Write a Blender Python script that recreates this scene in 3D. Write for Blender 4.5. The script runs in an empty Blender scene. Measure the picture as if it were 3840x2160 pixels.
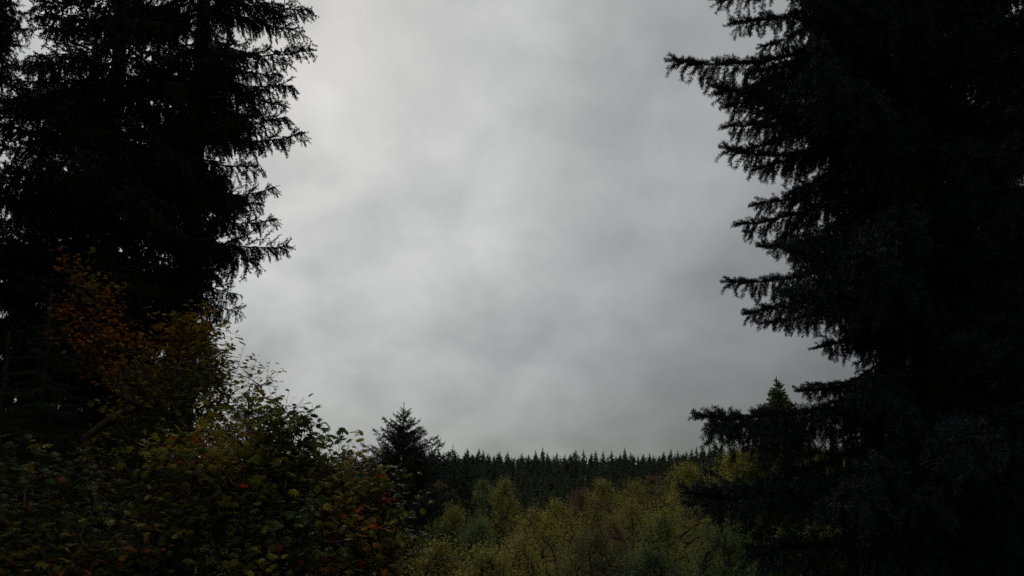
import bpy, math
import numpy as np
from mathutils import Vector, Matrix

# ------------------------------------------------------------------ camera, sky, sun, exposure
sc = bpy.context.scene
COL = sc.collection
EYE = np.array([0.0, 0.0, 5.0])
PITCH = math.radians(6.5)
FPX = 512.0 / math.tan(math.radians(35.0))          # focal length in pixels of a 1024 wide picture
CY = 490.0 - FPX * math.tan(PITCH)                  # lens axis, the lens is shifted upwards; eye level lies at 490
cam_d = bpy.data.cameras.new('camera')
cam_d.sensor_width = 36.0
cam_d.lens = 18.0 / math.tan(math.radians(35.0))
cam_d.shift_y = (CY - 288.0) / 1024.0
cam_d.clip_start = 0.05
cam_d.clip_end = 6000.0
cam = bpy.data.objects.new('camera', cam_d)
cam.location = EYE
cam.rotation_euler = (math.pi / 2 + PITCH, 0, 0)
COL.objects.link(cam)
sc.camera = cam

SUN_EL, SUN_AZ = math.radians(36.0), math.radians(-20.0)   # azimuth from +Y, to the left of the view
GLOW_DIR = (math.sin(math.radians(-16)) * math.cos(math.radians(19)), math.cos(math.radians(-16)) * math.cos(math.radians(19)), math.sin(math.radians(19)))   # thinnest cloud, below the sun
SUN_DIR = Vector((math.sin(SUN_AZ) * math.cos(SUN_EL), math.cos(SUN_AZ) * math.cos(SUN_EL), math.sin(SUN_EL)))

world = bpy.data.worlds.new('World')
sc.world = world
world.use_nodes = True
wt = world.node_tree
wt.nodes.clear()


def wn(kind, **kw):
    n = wt.nodes.new(kind)
    for k, v in kw.items():
        setattr(n, k, v)
    return n


def wset(n, i, v):
    if hasattr(v, 'is_output'):
        wt.links.new(v, n.inputs[i])
    else:
        n.inputs[i].default_value = v


def wm(op, a, b=None, c=None, clamp=False):
    n = wn('ShaderNodeMath', operation=op, use_clamp=clamp)
    for i, v in enumerate((a, b, c)):
        if v is not None:
            wset(n, i, v)
    return n.outputs[0]


def wvec(op, a, b=None):
    n = wn('ShaderNodeVectorMath', operation=op)
    wset(n, 0, a)
    if b is not None:
        wset(n, 1, b)
    return n


tc = wn('ShaderNodeTexCoord')
D = wvec('NORMALIZE', tc.outputs['Generated']).outputs[0]
sx = wn('ShaderNodeSeparateXYZ')
wset(sx, 0, D)
up = wm('MAXIMUM', sx.outputs[2], 0.0)
inv = wm('DIVIDE', 1.0, wm('ADD', up, 0.62))
cx = wn('ShaderNodeCombineXYZ')
wset(cx, 0, wm('MULTIPLY', sx.outputs[0], inv))
wset(cx, 1, wm('MULTIPLY', sx.outputs[1], inv))
wset(cx, 2, 0.0)
PL = cx.outputs[0]


def wnoise(scale, detail, rough, off, vec=None):
    a = wvec('ADD', vec or PL, (off, off * 0.37, off * 0.71)).outputs[0]
    n = wn('ShaderNodeTexNoise')
    wset(n, 'Vector', a)
    n.inputs['Scale'].default_value = scale
    n.inputs['Detail'].default_value = detail
    n.inputs['Roughness'].default_value = rough
    n.inputs['Distortion'].default_value = 0.22
    return n.outputs['Fac']


big = wnoise(2.4, 2.0, 0.5, 3.1)
mid = wnoise(7.0, 5.0, 0.52, 12.1)
cl = wm('ADD', wm('MULTIPLY', wm('SUBTRACT', big, 0.5), 0.2), wm('MULTIPLY', wm('SUBTRACT', mid, 0.5), 0.78))
dot = wvec('DOT_PRODUCT', D, GLOW_DIR).outputs['Value']
dot = wm('MAXIMUM', dot, 0.0)
glow = wm('MULTIPLY', wm('POWER', dot, 7.0), 2.95)
lum = wm('ADD', glow, wm('MULTIPLY_ADD', up, 3.1, 0.36))
lum = wm('MULTIPLY', lum, wm('ADD', cl, 1.0))
# thick cloud is a little greener and cooler than thin cloud
mr = wn('ShaderNodeMapRange')
wset(mr, 0, lum)
mr.inputs[1].default_value = 1.5
mr.inputs[2].default_value = 4.6
hue = wn('ShaderNodeMix', data_type='RGBA')
wset(hue, 0, mr.outputs[0])
hue.inputs[6].default_value = (0.94, 1.0, 0.98, 1)
hue.inputs[7].default_value = (1.0, 1.0, 0.992, 1)
cloud = wvec('SCALE', hue.outputs[2])
wset(cloud, 'Scale', wm('MULTIPLY', lum, 1.33))
sky = wn('ShaderNodeTexSky', sky_type='NISHITA', sun_disc=False)
sky.sun_elevation = SUN_EL
sky.sun_rotation = SUN_AZ
mixs = wn('ShaderNodeMix', data_type='RGBA')
mixs.inputs[0].default_value = 0.972                 # almost closed overcast in front of the blue
wset(mixs, 6, sky.outputs[0])
wset(mixs, 7, cloud.outputs[0])
bg = wn('ShaderNodeBackground')
wset(bg, 0, mixs.outputs[2])
bg.inputs[1].default_value = 0.1
wo = wn('ShaderNodeOutputWorld')
wt.links.new(bg.outputs[0], wo.inputs[0])

sun_d = bpy.data.lights.new('sun', 'SUN')
sun_d.energy = 1.4
sun_d.angle = math.radians(40)
sun_d.color = (1.0, 0.96, 0.9)
sun = bpy.data.objects.new('sun', sun_d)
sun.rotation_euler = (-SUN_DIR).to_track_quat('-Z', 'Y').to_euler()
sun.location = (-20, 40, 60)
COL.objects.link(sun)

vs = sc.view_settings
vs.view_transform = 'Standard'
vs.look = 'None'
vs.gamma = 1.0
vs.exposure = 0.0
vs.use_curve_mapping = False
cy = sc.cycles
cy.max_bounces = 4
cy.diffuse_bounces = 2
cy.glossy_bounces = 2
cy.transmission_bounces = 3
cy.use_denoising = False
cy.sample_clamp_indirect = 3.0

# ------------------------------------------------------------------ helpers
FWD = np.array([0, math.cos(PITCH), math.sin(PITCH)])
UPV = np.array([0, -math.sin(PITCH), math.cos(PITCH)])
RGT = np.array([1.0, 0, 0])


def at(px, py, d):
    """world point on the line of sight through a picture point, d metres ahead (along +Y)"""
    v = FWD + RGT * (px - 512) / FPX + UPV * (CY - py) / FPX
    return EYE + v * (d / v[1])


def project(p):
    q = np.asarray(p) - EYE
    z = q @ FWD
    return 512 + FPX * (q @ RGT) / z, CY - FPX * (q @ UPV) / z


def ground_z(x, y):
    x = np.asarray(x, float)
    y = np.asarray(y, float)
    pts_y = [-400, -20, 3, 12, 30, 60, 120, 200, 300, 400, 470, 650, 900, 3000]
    pts_z = [1.5, 0.6, 0.0, -2.2, -6.5, -9.0, -9.5, -5.5, 1.5, 9.0, 10.0, 4.0, -8, -20]
    z = np.interp(y, pts_y, pts_z)
    z = z + np.clip((y - 150) / 250, 0, 1) * np.clip(x / 190, -1, 2) * 4.5
    z = z + 0.25 * np.sin(x * 0.31 + 1.3) * np.cos(y * 0.27) + 0.5 * np.sin(x * 0.06 + 0.4) * np.sin(y * 0.05)
    return z


def mesh_np(name, V, faces, mats, mi=None, col=None, smooth=False):
    """V (n,3); faces: list of int arrays (m,k)"""
    faces = [np.asarray(f, np.int32) for f in faces if len(f)]
    me = bpy.data.meshes.new(name)
    V = np.asarray(V, np.float32)
    me.vertices.add(len(V))
    me.vertices.foreach_set('co', V.ravel())
    nl = sum(f.size for f in faces)
    nf = sum(len(f) for f in faces)
    me.loops.add(nl)
    me.loops.foreach_set('vertex_index', np.concatenate([f.ravel() for f in faces]))
    me.polygons.add(nf)
    tot = np.concatenate([np.full(len(f), f.shape[1], np.int32) for f in faces])
    start = np.concatenate([[0], np.cumsum(tot)[:-1]]).astype(np.int32)
    me.polygons.foreach_set('loop_start', start)
    me.polygons.foreach_set('loop_total', tot)
    if mi is not None:
        me.polygons.foreach_set('material_index', np.concatenate([np.full(len(f), m, np.int32) for f, m in zip(faces, mi)]))
    me.polygons.foreach_set('use_smooth', np.full(nf, smooth))
    for m in mats:
        me.materials.append(m)
    me.update(calc_edges=True)
    if col is not None:
        a = me.attributes.new('leaf_colour', 'FLOAT_COLOR', 'POINT')
        c = np.ones((len(V), 4), np.float32)
        c[:, :3] = col
        a.data.foreach_set('color', c.ravel())
    return me


def obj(name, me, parent=None, loc=(0, 0, 0), rot=None, scale=None, **props):
    o = bpy.data.objects.new(name, me)
    COL.objects.link(o)
    if parent is not None:
        o.parent = parent
    o.location = loc
    if rot is not None:
        o.rotation_euler = rot
    if scale is not None:
        o.scale = (scale, scale, scale) if np.isscalar(scale) else scale
    for k, v in props.items():
        o[k] = v
    return o


def thing(name, loc, label, category, group=None):
    o = obj(name, None, None, loc)
    o.empty_display_size = 0.3
    o['label'] = label
    o['category'] = category
    if group:
        o['group'] = group
    return o


def norm(v):
    return v / np.maximum(np.linalg.norm(v, axis=-1, keepdims=True), 1e-9)


def perp(d):
    d = np.asarray(d, float)
    ref = np.where(np.abs(d[..., 2:3]) < 0.9, np.array([0, 0, 1.0]), np.array([1.0, 0, 0]))
    u = norm(np.cross(d, ref))
    return u, np.cross(d, u)


def tubes(A, B, ra, rb, sides=4):
    """separate tapered prisms for many segments"""
    A = np.asarray(A, float); B = np.asarray(B, float)
    n = len(A)
    d = norm(B - A)
    u, v = perp(d)
    th = np.arange(sides) * 2 * math.pi / sides
    ring = np.cos(th)[None, :, None] * u[:, None, :] + np.sin(th)[None, :, None] * v[:, None, :]
    ra = np.broadcast_to(np.asarray(ra, float), (n,)); rb = np.broadcast_to(np.asarray(rb, float), (n,))
    V = np.concatenate([A[:, None, :] + ring * ra[:, None, None], B[:, None, :] + ring * rb[:, None, None]], 1).reshape(-1, 3)
    base = (np.arange(n) * sides * 2)[:, None]
    i = np.arange(sides)[None, :]
    j = (i + 1) % sides
    F = np.stack([base + i, base + j, base + sides + j, base + sides + i], -1).reshape(-1, 4)
    return V, F


def polytube(P, R, sides=8, wob=0.0, rng=None):
    """one continuous tapered tube along a polyline"""
    P = np.asarray(P, float)
    n = len(P)
    d = norm(np.gradient(P, axis=0))
    u = norm(np.cross(d, np.array([0.31, 0.95, 0.02]) + 0 * d))
    v = np.cross(d, u)
    th = np.arange(sides) * 2 * math.pi / sides
    rr = np.asarray(R, float)[:, None] * (1 + (rng.uniform(-wob, wob, (n, sides)) if rng is not None else 0))
    V = P[:, None, :] + rr[:, :, None] * (np.cos(th)[None, :, None] * u[:, None, :] + np.sin(th)[None, :, None] * v[:, None, :])
    V = V.reshape(-1, 3)
    i = np.arange(sides); j = (i + 1) % sides
    F = np.concatenate([np.stack([k * sides + i, k * sides + j, (k + 1) * sides + j, (k + 1) * sides + i], -1) for k in range(n - 1)])
    return V, F


# ------------------------------------------------------------------ materials
def nodemat(name):
    m = bpy.data.materials.new(name)
    m.use_nodes = True
    t = m.node_tree
    t.nodes.clear()
    out = t.nodes.new('ShaderNodeOutputMaterial')
    return m, t, out


def N(t, kind, **kw):
    n = t.nodes.new(kind)
    for k, v in kw.items():
        setattr(n, k, v)
    return n


def bark_mat(name, dark, light, scale=6.0, stretch=0.25):
    m, t, out = nodemat(name)
    co = N(t, 'ShaderNodeTexCoord')
    mp = N(t, 'ShaderNodeMapping')
    mp.inputs['Scale'].default_value = (1, 1, stretch)
    t.links.new(co.outputs['Object'], mp.inputs[0])
    nz = N(t, 'ShaderNodeTexNoise')
    nz.inputs['Scale'].default_value = scale
    nz.inputs['Detail'].default_value = 8
    t.links.new(mp.outputs[0], nz.inputs['Vector'])
    cr = N(t, 'ShaderNodeValToRGB')
    cr.color_ramp.elements[0].position = 0.35
    cr.color_ramp.elements[0].color = (*dark, 1)
    cr.color_ramp.elements[1].position = 0.7
    cr.color_ramp.elements[1].color = (*light, 1)
    t.links.new(nz.outputs['Fac'], cr.inputs[0])
    p = N(t, 'ShaderNodeBsdfPrincipled')
    p.inputs['Roughness'].default_value = 0.9
    p.inputs['Specular IOR Level'].default_value = 0.1
    t.links.new(cr.outputs[0], p.inputs['Base Color'])
    bp = N(t, 'ShaderNodeBump')
    bp.inputs['Strength'].default_value = 0.7
    bp.inputs['Distance'].default_value = 0.03
    t.links.new(nz.outputs['Fac'], bp.inputs['Height'])
    t.links.new(bp.outputs[0], p.inputs['Normal'])
    t.links.new(p.outputs[0], out.inputs[0])
    return m


def needle_mat(name, c1, c2, scale=3.0, rough=0.6, spec=0.12):
    """needle colour varies by clump (noise in the tree's space) and from bough to bough"""
    m, t, out = nodemat(name)
    co = N(t, 'ShaderNodeNewGeometry')
    nz = N(t, 'ShaderNodeTexNoise')
    nz.inputs['Scale'].default_value = scale
    nz.inputs['Detail'].default_value = 3
    t.links.new(co.outputs['Position'], nz.inputs['Vector'])
    oi = N(t, 'ShaderNodeObjectInfo')
    ad = N(t, 'ShaderNodeMath', operation='MULTIPLY_ADD')
    t.links.new(oi.outputs['Random'], ad.inputs[0])
    ad.inputs[1].default_value = 0.35
    t.links.new(nz.outputs['Fac'], ad.inputs[2])
    cr = N(t, 'ShaderNodeValToRGB')
    cr.color_ramp.elements[0].position = 0.4
    cr.color_ramp.elements[0].color = (*c1, 1)
    cr.color_ramp.elements[1].position = 0.95
    cr.color_ramp.elements[1].color = (*c2, 1)
    t.links.new(ad.outputs[0], cr.inputs[0])
    p = N(t, 'ShaderNodeBsdfPrincipled')
    p.inputs['Roughness'].default_value = rough
    p.inputs['Specular IOR Level'].default_value = spec
    t.links.new(cr.outputs[0], p.inputs['Base Color'])
    t.links.new(p.outputs[0], out.inputs[0])
    return m


def leaf_mat(name, source, rough=0.5, spec=0.18, trans=0.3):
    """broad leaf: colour from the leaf itself (attribute or object colour), lets light through"""
    m, t, out = nodemat(name)
    if source == 'attribute':
        a = N(t, 'ShaderNodeAttribute', attribute_name='leaf_colour')
        c = a.outputs['Color']
    else:
        a = N(t, 'ShaderNodeObjectInfo')
        c = a.outputs['Color']
    p = N(t, 'ShaderNodeBsdfPrincipled')
    p.inputs['Roughness'].default_value = rough
    p.inputs['Specular IOR Level'].default_value = spec
    t.links.new(c, p.inputs['Base Color'])
    tr = N(t, 'ShaderNodeBsdfTranslucent')
    t.links.new(c, tr.inputs['Color'])
    mx = N(t, 'ShaderNodeMixShader')
    mx.inputs[0].default_value = trans
    t.links.new(p.outputs[0], mx.inputs[1])
    t.links.new(tr.outputs[0], mx.inputs[2])
    t.links.new(mx.outputs[0], out.inputs[0])
    return m


M_BARK = bark_mat('spruce_bark', (0.014, 0.012, 0.010), (0.042, 0.035, 0.03))
M_ALDER = bark_mat('alder_bark', (0.025, 0.022, 0.02), (0.07, 0.064, 0.056), 9.0)
M_TWIG = bark_mat('twig_bark', (0.03, 0.022, 0.016), (0.07, 0.05, 0.036), 14.0)
M_PALE = bark_mat('bare_twig_bark', (0.12, 0.11, 0.10), (0.26, 0.24, 0.22), 14.0)
M_NEEDLE_D = needle_mat('dark_spruce_needles', (0.012, 0.017, 0.012), (0.026, 0.034, 0.02))
M_NEEDLE_B = needle_mat('blue_spruce_needles', (0.021, 0.024, 0.026), (0.041, 0.045, 0.049), 4.0, 0.7, 0.05)
M_NEEDLE_F = needle_mat('fir_needles', (0.022, 0.03, 0.018), (0.042, 0.052, 0.028), 1.2)
M_NEEDLE_H = needle_mat('hemlock_needles', (0.026, 0.036, 0.014), (0.05, 0.062, 0.022), 2.0)
M_NEEDLE_C = needle_mat('cedar_sprays', (0.07, 0.085, 0.025), (0.13, 0.14, 0.04), 2.0, 0.7, 0.05)
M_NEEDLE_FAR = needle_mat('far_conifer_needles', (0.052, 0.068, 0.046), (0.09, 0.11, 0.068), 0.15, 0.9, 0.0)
M_LEAF_A = leaf_mat('leaf_mass', 'attribute', 0.5, 0.1)
M_LEAF_S = leaf_mat('small_leaf_mass', 'attribute', 0.65, 0.05, 0.45)
M_LEAF_O = leaf_mat('single_leaf', 'object', 0.5, 0.1)

# ------------------------------------------------------------------ ground
m, t, out = nodemat('forest_floor')
co = N(t, 'ShaderNodeTexCoord')
nz = N(t, 'ShaderNodeTexNoise'); nz.inputs['Scale'].default_value = 0.35; nz.inputs['Detail'].default_value = 9
t.links.new(co.outputs['Object'], nz.inputs['Vector'])
cr = N(t, 'ShaderNodeValToRGB')
cr.color_ramp.elements[0].position = 0.35; cr.color_ramp.elements[0].color = (0.02, 0.024, 0.01, 1)
cr.color_ramp.elements[1].position = 0.68; cr.color_ramp.elements[1].color = (0.055, 0.045, 0.022, 1)
t.links.new(nz.outputs['Fac'], cr.inputs[0])
p = N(t, 'ShaderNodeBsdfPrincipled'); p.inputs['Roughness'].default_value = 1.0; p.inputs['Specular IOR Level'].default_value = 0.0
t.links.new(cr.outputs[0], p.inputs['Base Color'])
bp = N(t, 'ShaderNodeBump'); bp.inputs['Strength'].default_value = 0.8; bp.inputs['Distance'].default_value = 0.2
t.links.new(nz.outputs['Fac'], bp.inputs['Height']); t.links.new(bp.outputs[0], p.inputs['Normal'])
t.links.new(p.outputs[0], out.inputs[0])
M_GROUND = m


def graded(lo, hi, fine_lo, fine_hi, step):
    mid_ = np.arange(fine_lo, fine_hi + step, step)
    left = fine_lo - np.geomspace(step, fine_lo - lo, 24)[::-1]
    right = fine_hi + step + np.geomspace(step, hi - fine_hi, 24)
    return np.concatenate([left, mid_, right])


gx = graded(-2500, 2500, -60, 60, 1.5)
gy = graded(-400, 3000, -10, 120, 1.5)
X, Y = np.meshgrid(gx, gy)
Z = ground_z(X, Y)
V = np.stack([X, Y, Z], -1).reshape(-1, 3)
nx, ny = len(gx), len(gy)
i = (np.arange(ny - 1)[:, None] * nx + np.arange(nx - 1)[None, :]).ravel()
F = np.stack([i, i + 1, i + 1 + nx, i + nx], -1)
obj('ground', mesh_np('ground', V, [F], [M_GROUND], smooth=True), kind='structure')


# ------------------------------------------------------------------ conifer boughs
def conifer_branch(seed, L=2.0, a=-0.3, b=0.2, nsec=40, sec=0.35, phi=(45, 62), hang=1.2, tert=0.12, tert_sp=0.06,
                   nl=0.02, nw=0.003, npm=400, bare=0.12, wood_r=0.016, tip_flat=0.5, curtain=0.35, wside=4, upshoot=0.0, wander=0.045, spread=(34, 56), nang=(40, 70), cover=0, last=1.0):
    """bough along +X with drooping side twigs, shoots on the twigs and needles on the shoots.
    Returns (wood V, wood F), (needle V, needle F), tip"""
    r = np.random.default_rng(seed)
    ts = np.linspace(0, 1, 15)
    wy = r.uniform(-0.05, 0.05) * L
    ph = r.uniform(0, 6)
    kink = np.cumsum(r.normal(0, 0.010, 15)) * L
    ax = np.stack([L * ts, wy * np.sin(ts * 3 + ph) + kink - kink[0] - (wy * np.sin(ph)), L * (a * ts + b * ts ** 2) + np.cumsum(r.normal(0, 0.006, 15)) * L], -1)
    ax[0] = 0

    def axp(q):
        return np.array([np.interp(q, ts, ax[:, k]) for k in range(3)])

    SA, SB, SR = [], [], []           # shoot segments that carry needles, wood radius
    WA, WB, WR = [], [], []
    for k in range(14):
        if ts[k] >= 0.4:
            for _ in range(1 if ts[k] < 0.8 else 2):
                SA.append(ax[k]); SB.append(ax[k + 1])
    down = np.array([0, 0, -1.0])
    for j in range(cover):                 # short shoots that clothe the top of the bough
        q = r.uniform(0.25, 0.97)
        tg = norm(axp(min(q + 0.04, 1)) - axp(q - 0.04))
        d = norm(tg * r.uniform(0.6, 1.1) + np.array([0, r.normal(0, 0.6), r.uniform(-0.1, 0.8)]))
        p0 = axp(q)
        p1 = p0 + d * r.uniform(0.05, 0.14)
        SA.append(p0); SB.append(p1)
        WA.append(p0); WB.append(p1); WR.append(0.1 * wood_r)
    for j in range(nsec):
        q = bare + (last - bare) * (j + r.uniform(0.1, 0.9)) / nsec
        p0 = axp(q)
        tg = norm(axp(min(q + 0.04, 1)) - axp(q - 0.04))
        s = 1 if j % 2 else -1
        f = r.uniform(*phi) * math.pi / 180
        side = np.array([0, s * 1.0, 0])
        d = tg * math.cos(f) + side * math.sin(f) + np.array([0, 0, r.uniform(-0.15, 0.3)])
        h = hang * r.uniform(0.35, 1.35) * (tip_flat + (1 - tip_flat) * (1 - q) ** 0.6)
        if r.random() < curtain * (1 - q * 0.6):
            d = d * 0.35 + down * 0.9 + tg * 0.3
            h *= 1.5
        if r.random() < upshoot * (0.3 + q):
            d = tg * 0.8 + side * 0.35 + np.array([0, 0, r.uniform(0.5, 1.0)])
            h *= 0.15
        ln = sec * (0.30 + 0.70 * (1 - q) ** 0.75) * min(1, (q - bare) / 0.12 + 0.5) * r.uniform(0.45, 1.3)
        K = 7
        p = p0.copy()
        d = norm(d)
        pts = [p]
        for k in range(K):
            d = norm(d + down * h / K * (1.9 - 1.6 * k / K) + r.normal(0, wander, 3))
            p = p + d * ln / K
            pts.append(p)
        pts = np.array(pts)
        for k in range(K):
            WA.append(pts[k]); WB.append(pts[k + 1]); WR.append(0.25 * wood_r * (1 - 0.7 * k / K))
            if k >= 1:
                SA.append(pts[k]); SB.append(pts[k + 1])
        nt = int(ln / tert_sp)
        for k in range(nt):
            uq = (k + r.uniform(0.3, 0.9)) / max(nt, 1)
            ip = uq * K
            i0 = min(int(ip), K - 1)
            pp = pts[i0] + (pts[i0 + 1] - pts[i0]) * (ip - i0)
            dd = norm(pts[i0 + 1] - pts[i0])
            sd = norm(np.cross(dd, np.array([r.normal(0, 0.5), r.normal(0, 0.5), 1.0])))
            s2 = 1 if k % 2 else -1
            g = r.uniform(*spread) * math.pi / 180
            e = norm(dd * math.cos(g) + sd * s2 * math.sin(g) + down * 0.25 * h)
            l2 = tert * (1 - 0.45 * uq) * r.uniform(0.55, 1.2)
            m1 = pp + e * l2 * 0.5
            e2 = norm(e + down * 0.3 * h + r.normal(0, 0.06, 3))
            m2 = m1 + e2 * l2 * 0.5
            SA += [pp, m1]; SB += [m1, m2]
            WA += [pp, m1]; WB += [m1, m2]; WR += [0.1 * wood_r, 0.07 * wood_r]
    # wood
    rad = wood_r * (1 - 0.85 * ts)
    V1, F1 = polytube(ax, rad, 6)
    V2, F2 = tubes(WA, WB, np.array(WR), np.array(WR) * 0.8, 3)
    WV = np.concatenate([V1, V2]); WF = np.concatenate([F1, F2 + len(V1)])
    # needles
    SA = np.array(SA); SB = np.array(SB)
    ln = np.linalg.norm(SB - SA, axis=1)
    cnt = np.maximum(1, np.round(ln * npm + r.uniform(-0.5, 0.5, len(ln)))).astype(int)
    idx = np.repeat(np.arange(len(ln)), cnt)
    n = len(idx)
    u = r.uniform(0, 1, n)[:, None]
    dn = norm(SB - SA)[idx]
    P0 = SA[idx] + (SB - SA)[idx] * u
    e1, e2 = perp(dn)
    th = r.uniform(0, 2 * math.pi, n)[:, None]
    radial = np.cos(th) * e1 + np.sin(th) * e2
    an = r.uniform(*nang, n)[:, None] * math.pi / 180
    nd = dn * np.cos(an) + radial * np.sin(an)
    tip = P0 + nd * nl * r.uniform(0.75, 1.15, n)[:, None]
    w = norm(np.cross(nd, r.normal(0, 1, (n, 3)))) * nw * 0.5
    mid_ = P0 + (tip - P0) * 0.55
    NV = np.stack([P0, mid_ + w, tip, mid_ - w], 1).reshape(-1, 3)
    k = np.arange(n)[:, None] * 4
    NF = k + np.array([0, 1, 2, 3])[None, :]
    return (WV, WF), (NV, NF), ax[-1]


def bough_set(name, n, seed0, mat_wood, mat_needle, split=False, **kw):
    out = []
    for s in range(n):
        r = np.random.default_rng(seed0 + s)
        k2 = dict(kw)
        for key in ('a', 'b', 'sec', 'hang'):
            if key in k2 and isinstance(k2[key], tuple):
                k2[key] = r.uniform(*k2[key])
        (WV, WF), (NV, NF), tip = conifer_branch(seed0 + s, **k2)
        if split:
            mw = mesh_np(name + '_wood', WV, [WF], [mat_wood])
            mn = mesh_np(name + '_needles', NV, [NF], [mat_needle])
            out.append((mw, mn, tip))
        else:
            me = mesh_np(name, np.concatenate([WV, NV]), [WF, NF + len(WV)], [mat_wood, mat_needle], mi=[0, 1])
            out.append((me, None, tip))
    return out


SHORT = {}                              # shorter boughs of the same kind, so that needles keep their size near a tree top


def put_bough(tree, base_w, tip_w, protos, r, name='branch', roll=0.25, fixed=None):
    if id(protos) in SHORT and np.linalg.norm(np.asarray(tip_w) - np.asarray(base_w)) < SHORT[id(protos)][1]:
        protos = SHORT[id(protos)][0]
    me, ne, tl = protos[fixed if fixed is not None else r.integers(len(protos))]
    v = np.asarray(tip_w) - np.asarray(base_w)
    s = np.linalg.norm(v) / np.linalg.norm(tl)
    yaw = math.atan2(v[1], v[0]) - math.atan2(tl[1], tl[0])
    el = math.asin(v[2] / np.linalg.norm(v)) - math.asin(tl[2] / np.linalg.norm(tl))
    R = Matrix.Rotation(yaw, 4, 'Z') @ Matrix.Rotation(-el, 4, 'Y') @ Matrix.Rotation(r.uniform(-roll, roll), 4, 'X')
    o = obj(name, me, tree, Vector(base_w) - tree.location, R.to_euler(), s)
    if ne is not None:
        obj('needles', ne, o)
    return o


def natural_el(protos):
    return float(np.mean([math.atan2(t_[2], math.hypot(t_[0], t_[1])) for _, _, t_ in protos]))


def trunk_mesh(name, h, r0, mat, seed, lean=(0, 0), sides=14, flare=1.5):
    r = np.random.default_rng(seed)
    n = 26
    ts = np.linspace(0, 1, n)
    P = np.stack([lean[0] * ts + np.cumsum(r.normal(0, 0.012, n)) * r0 * 3, lean[1] * ts + np.cumsum(r.normal(0, 0.012, n)) * r0 * 3, h * ts - 0.3], -1)
    R = r0 * (1 - ts) ** 0.85 + 0.012
    R = R * (1 + (flare - 1) * np.exp(-ts * h / (1.6 * r0)))
    V, F = polytube(P, R, sides, 0.05, r)
    return mesh_np(name, V, [F], [mat], smooth=True)


def conifer(name, px, d, height, r0, label, protos, seed, radius, targets=(), lim=None, z_from=None, z_full=None, whorl=0.3,
            per=5, group=None, category='tree', r_min=0.6, bark=None, base=None, branch_name='branch', top_cut=None, hang_px=12, el_var=0.16, inner=0):
    """a whole conifer: trunk and boughs. radius(z above eye) gives the bough reach; targets are bough ends seen in the picture"""
    r = np.random.default_rng(seed)
    b = at(px, 400, d) if base is None else np.array(base, float)
    gz = float(ground_z(b[0], b[1]))
    tree = thing(name, (b[0], b[1], gz), label, category, group)
    obj('trunk', trunk_mesh(name + '_trunk', height, r0, bark or M_BARK, seed), tree)
    el = natural_el(protos)
    ztop = gz + height - 0.3
    for tx, ty, dd, *eo in targets:
        T = at(tx, ty, d + dd)
        hr = math.hypot(T[0] - b[0], T[1] - b[1])
        bz = T[2] - hr * math.tan(eo[0] if eo else el + r.uniform(-0.08, 0.12))
        bz = min(bz, ztop - 0.3)
        put_bough(tree, (b[0], b[1], bz), T, protos, r, branch_name)
    z = (EYE[2] - 1.0) if z_from is None else z_from
    az = r.uniform(0, 6.28)
    zf = EYE[2] + 9.5 if z_full is None else z_full
    while z < (ztop if top_cut is None else min(top_cut, ztop)) - 0.15:
        full = z < zf
        npw = per if full else max(3, per - 2)
        for k in range(npw):
            az += 2 * math.pi / npw + r.uniform(-0.3, 0.3)
            rr = radius(z) * r.uniform(0.72, 1.05)
            rr = min(rr, 0.25 + (ztop - z) * 0.9)
            zz = z + r.uniform(-0.5, 0.5) * whorl
            for tr_ in range(9):
                e = el + r.uniform(-el_var, el_var)
                T = np.array([b[0] + rr * math.cos(az), b[1] + rr * math.sin(az), zz + rr * math.tan(e)])
                ok = True
                if lim is not None and T[1] > 0.8:
                    qx, qy = project(T)
                    ok = lim(qx, qy) and lim(qx, qy + 12) and lim(qx + (12 if px > 512 else -12), qy + hang_px)
                if ok:
                    break
                rr *= 0.86
            if T[1] > 0.8:
                qx, qy = project(T)
                if (qx < -130 or qx > 1150) and r.random() > 0.3:
                    ok = False            # wholly beside the view: a thinner crown will do
            if ok and rr > r_min * 0.3:
                put_bough(tree, (b[0], b[1], zz), T, protos, r, branch_name)
        for k in range(inner if full else 0):       # short inner boughs that hide the stem
            a2 = r.uniform(0, 6.283)
            rr = r.uniform(0.45, 0.95)
            zz = z + r.uniform(0, 1) * whorl
            T = np.array([b[0] + rr * math.cos(a2), b[1] + rr * math.sin(a2), zz + rr * math.tan(el - 0.2)])
            put_bough(tree, (b[0], b[1], zz), T, protos, r, branch_name)
        az += 0.7
        z += whorl * (1.0 if full else 3.0)
    return tree


# boughs of the big dark spruces on one side and of the near blue spruce on the other
P_DARK = bough_set('dark_spruce_bough', 8, 100, M_BARK, M_NEEDLE_D, L=2.3, a=(-0.55, -0.35), b=(0.15, 0.36), nsec=72, sec=(0.55, 0.8),
                   hang=(1.2, 2.4), tert=0.17, tert_sp=0.055, nl=0.034, nw=0.0165, npm=190, bare=0.10, wood_r=0.028, curtain=0.5, upshoot=0.12, spread=(28, 50))
P_BLUE = bough_set('blue_spruce_bough', 8, 200, M_BARK, M_NEEDLE_B, split=True, L=2.0, a=(-0.55, -0.30), b=(0.05, 0.22), nsec=66, sec=(0.28, 0.48),
                   hang=(1.5, 3.4), tert=0.12, tert_sp=0.07, nl=0.033, nw=0.0048, npm=620, bare=0.08, wood_r=0.02, curtain=0.5, upshoot=0.06,
                   wander=0.05, spread=(26, 50), nang=(38, 66), cover=120, last=0.94)
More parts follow.
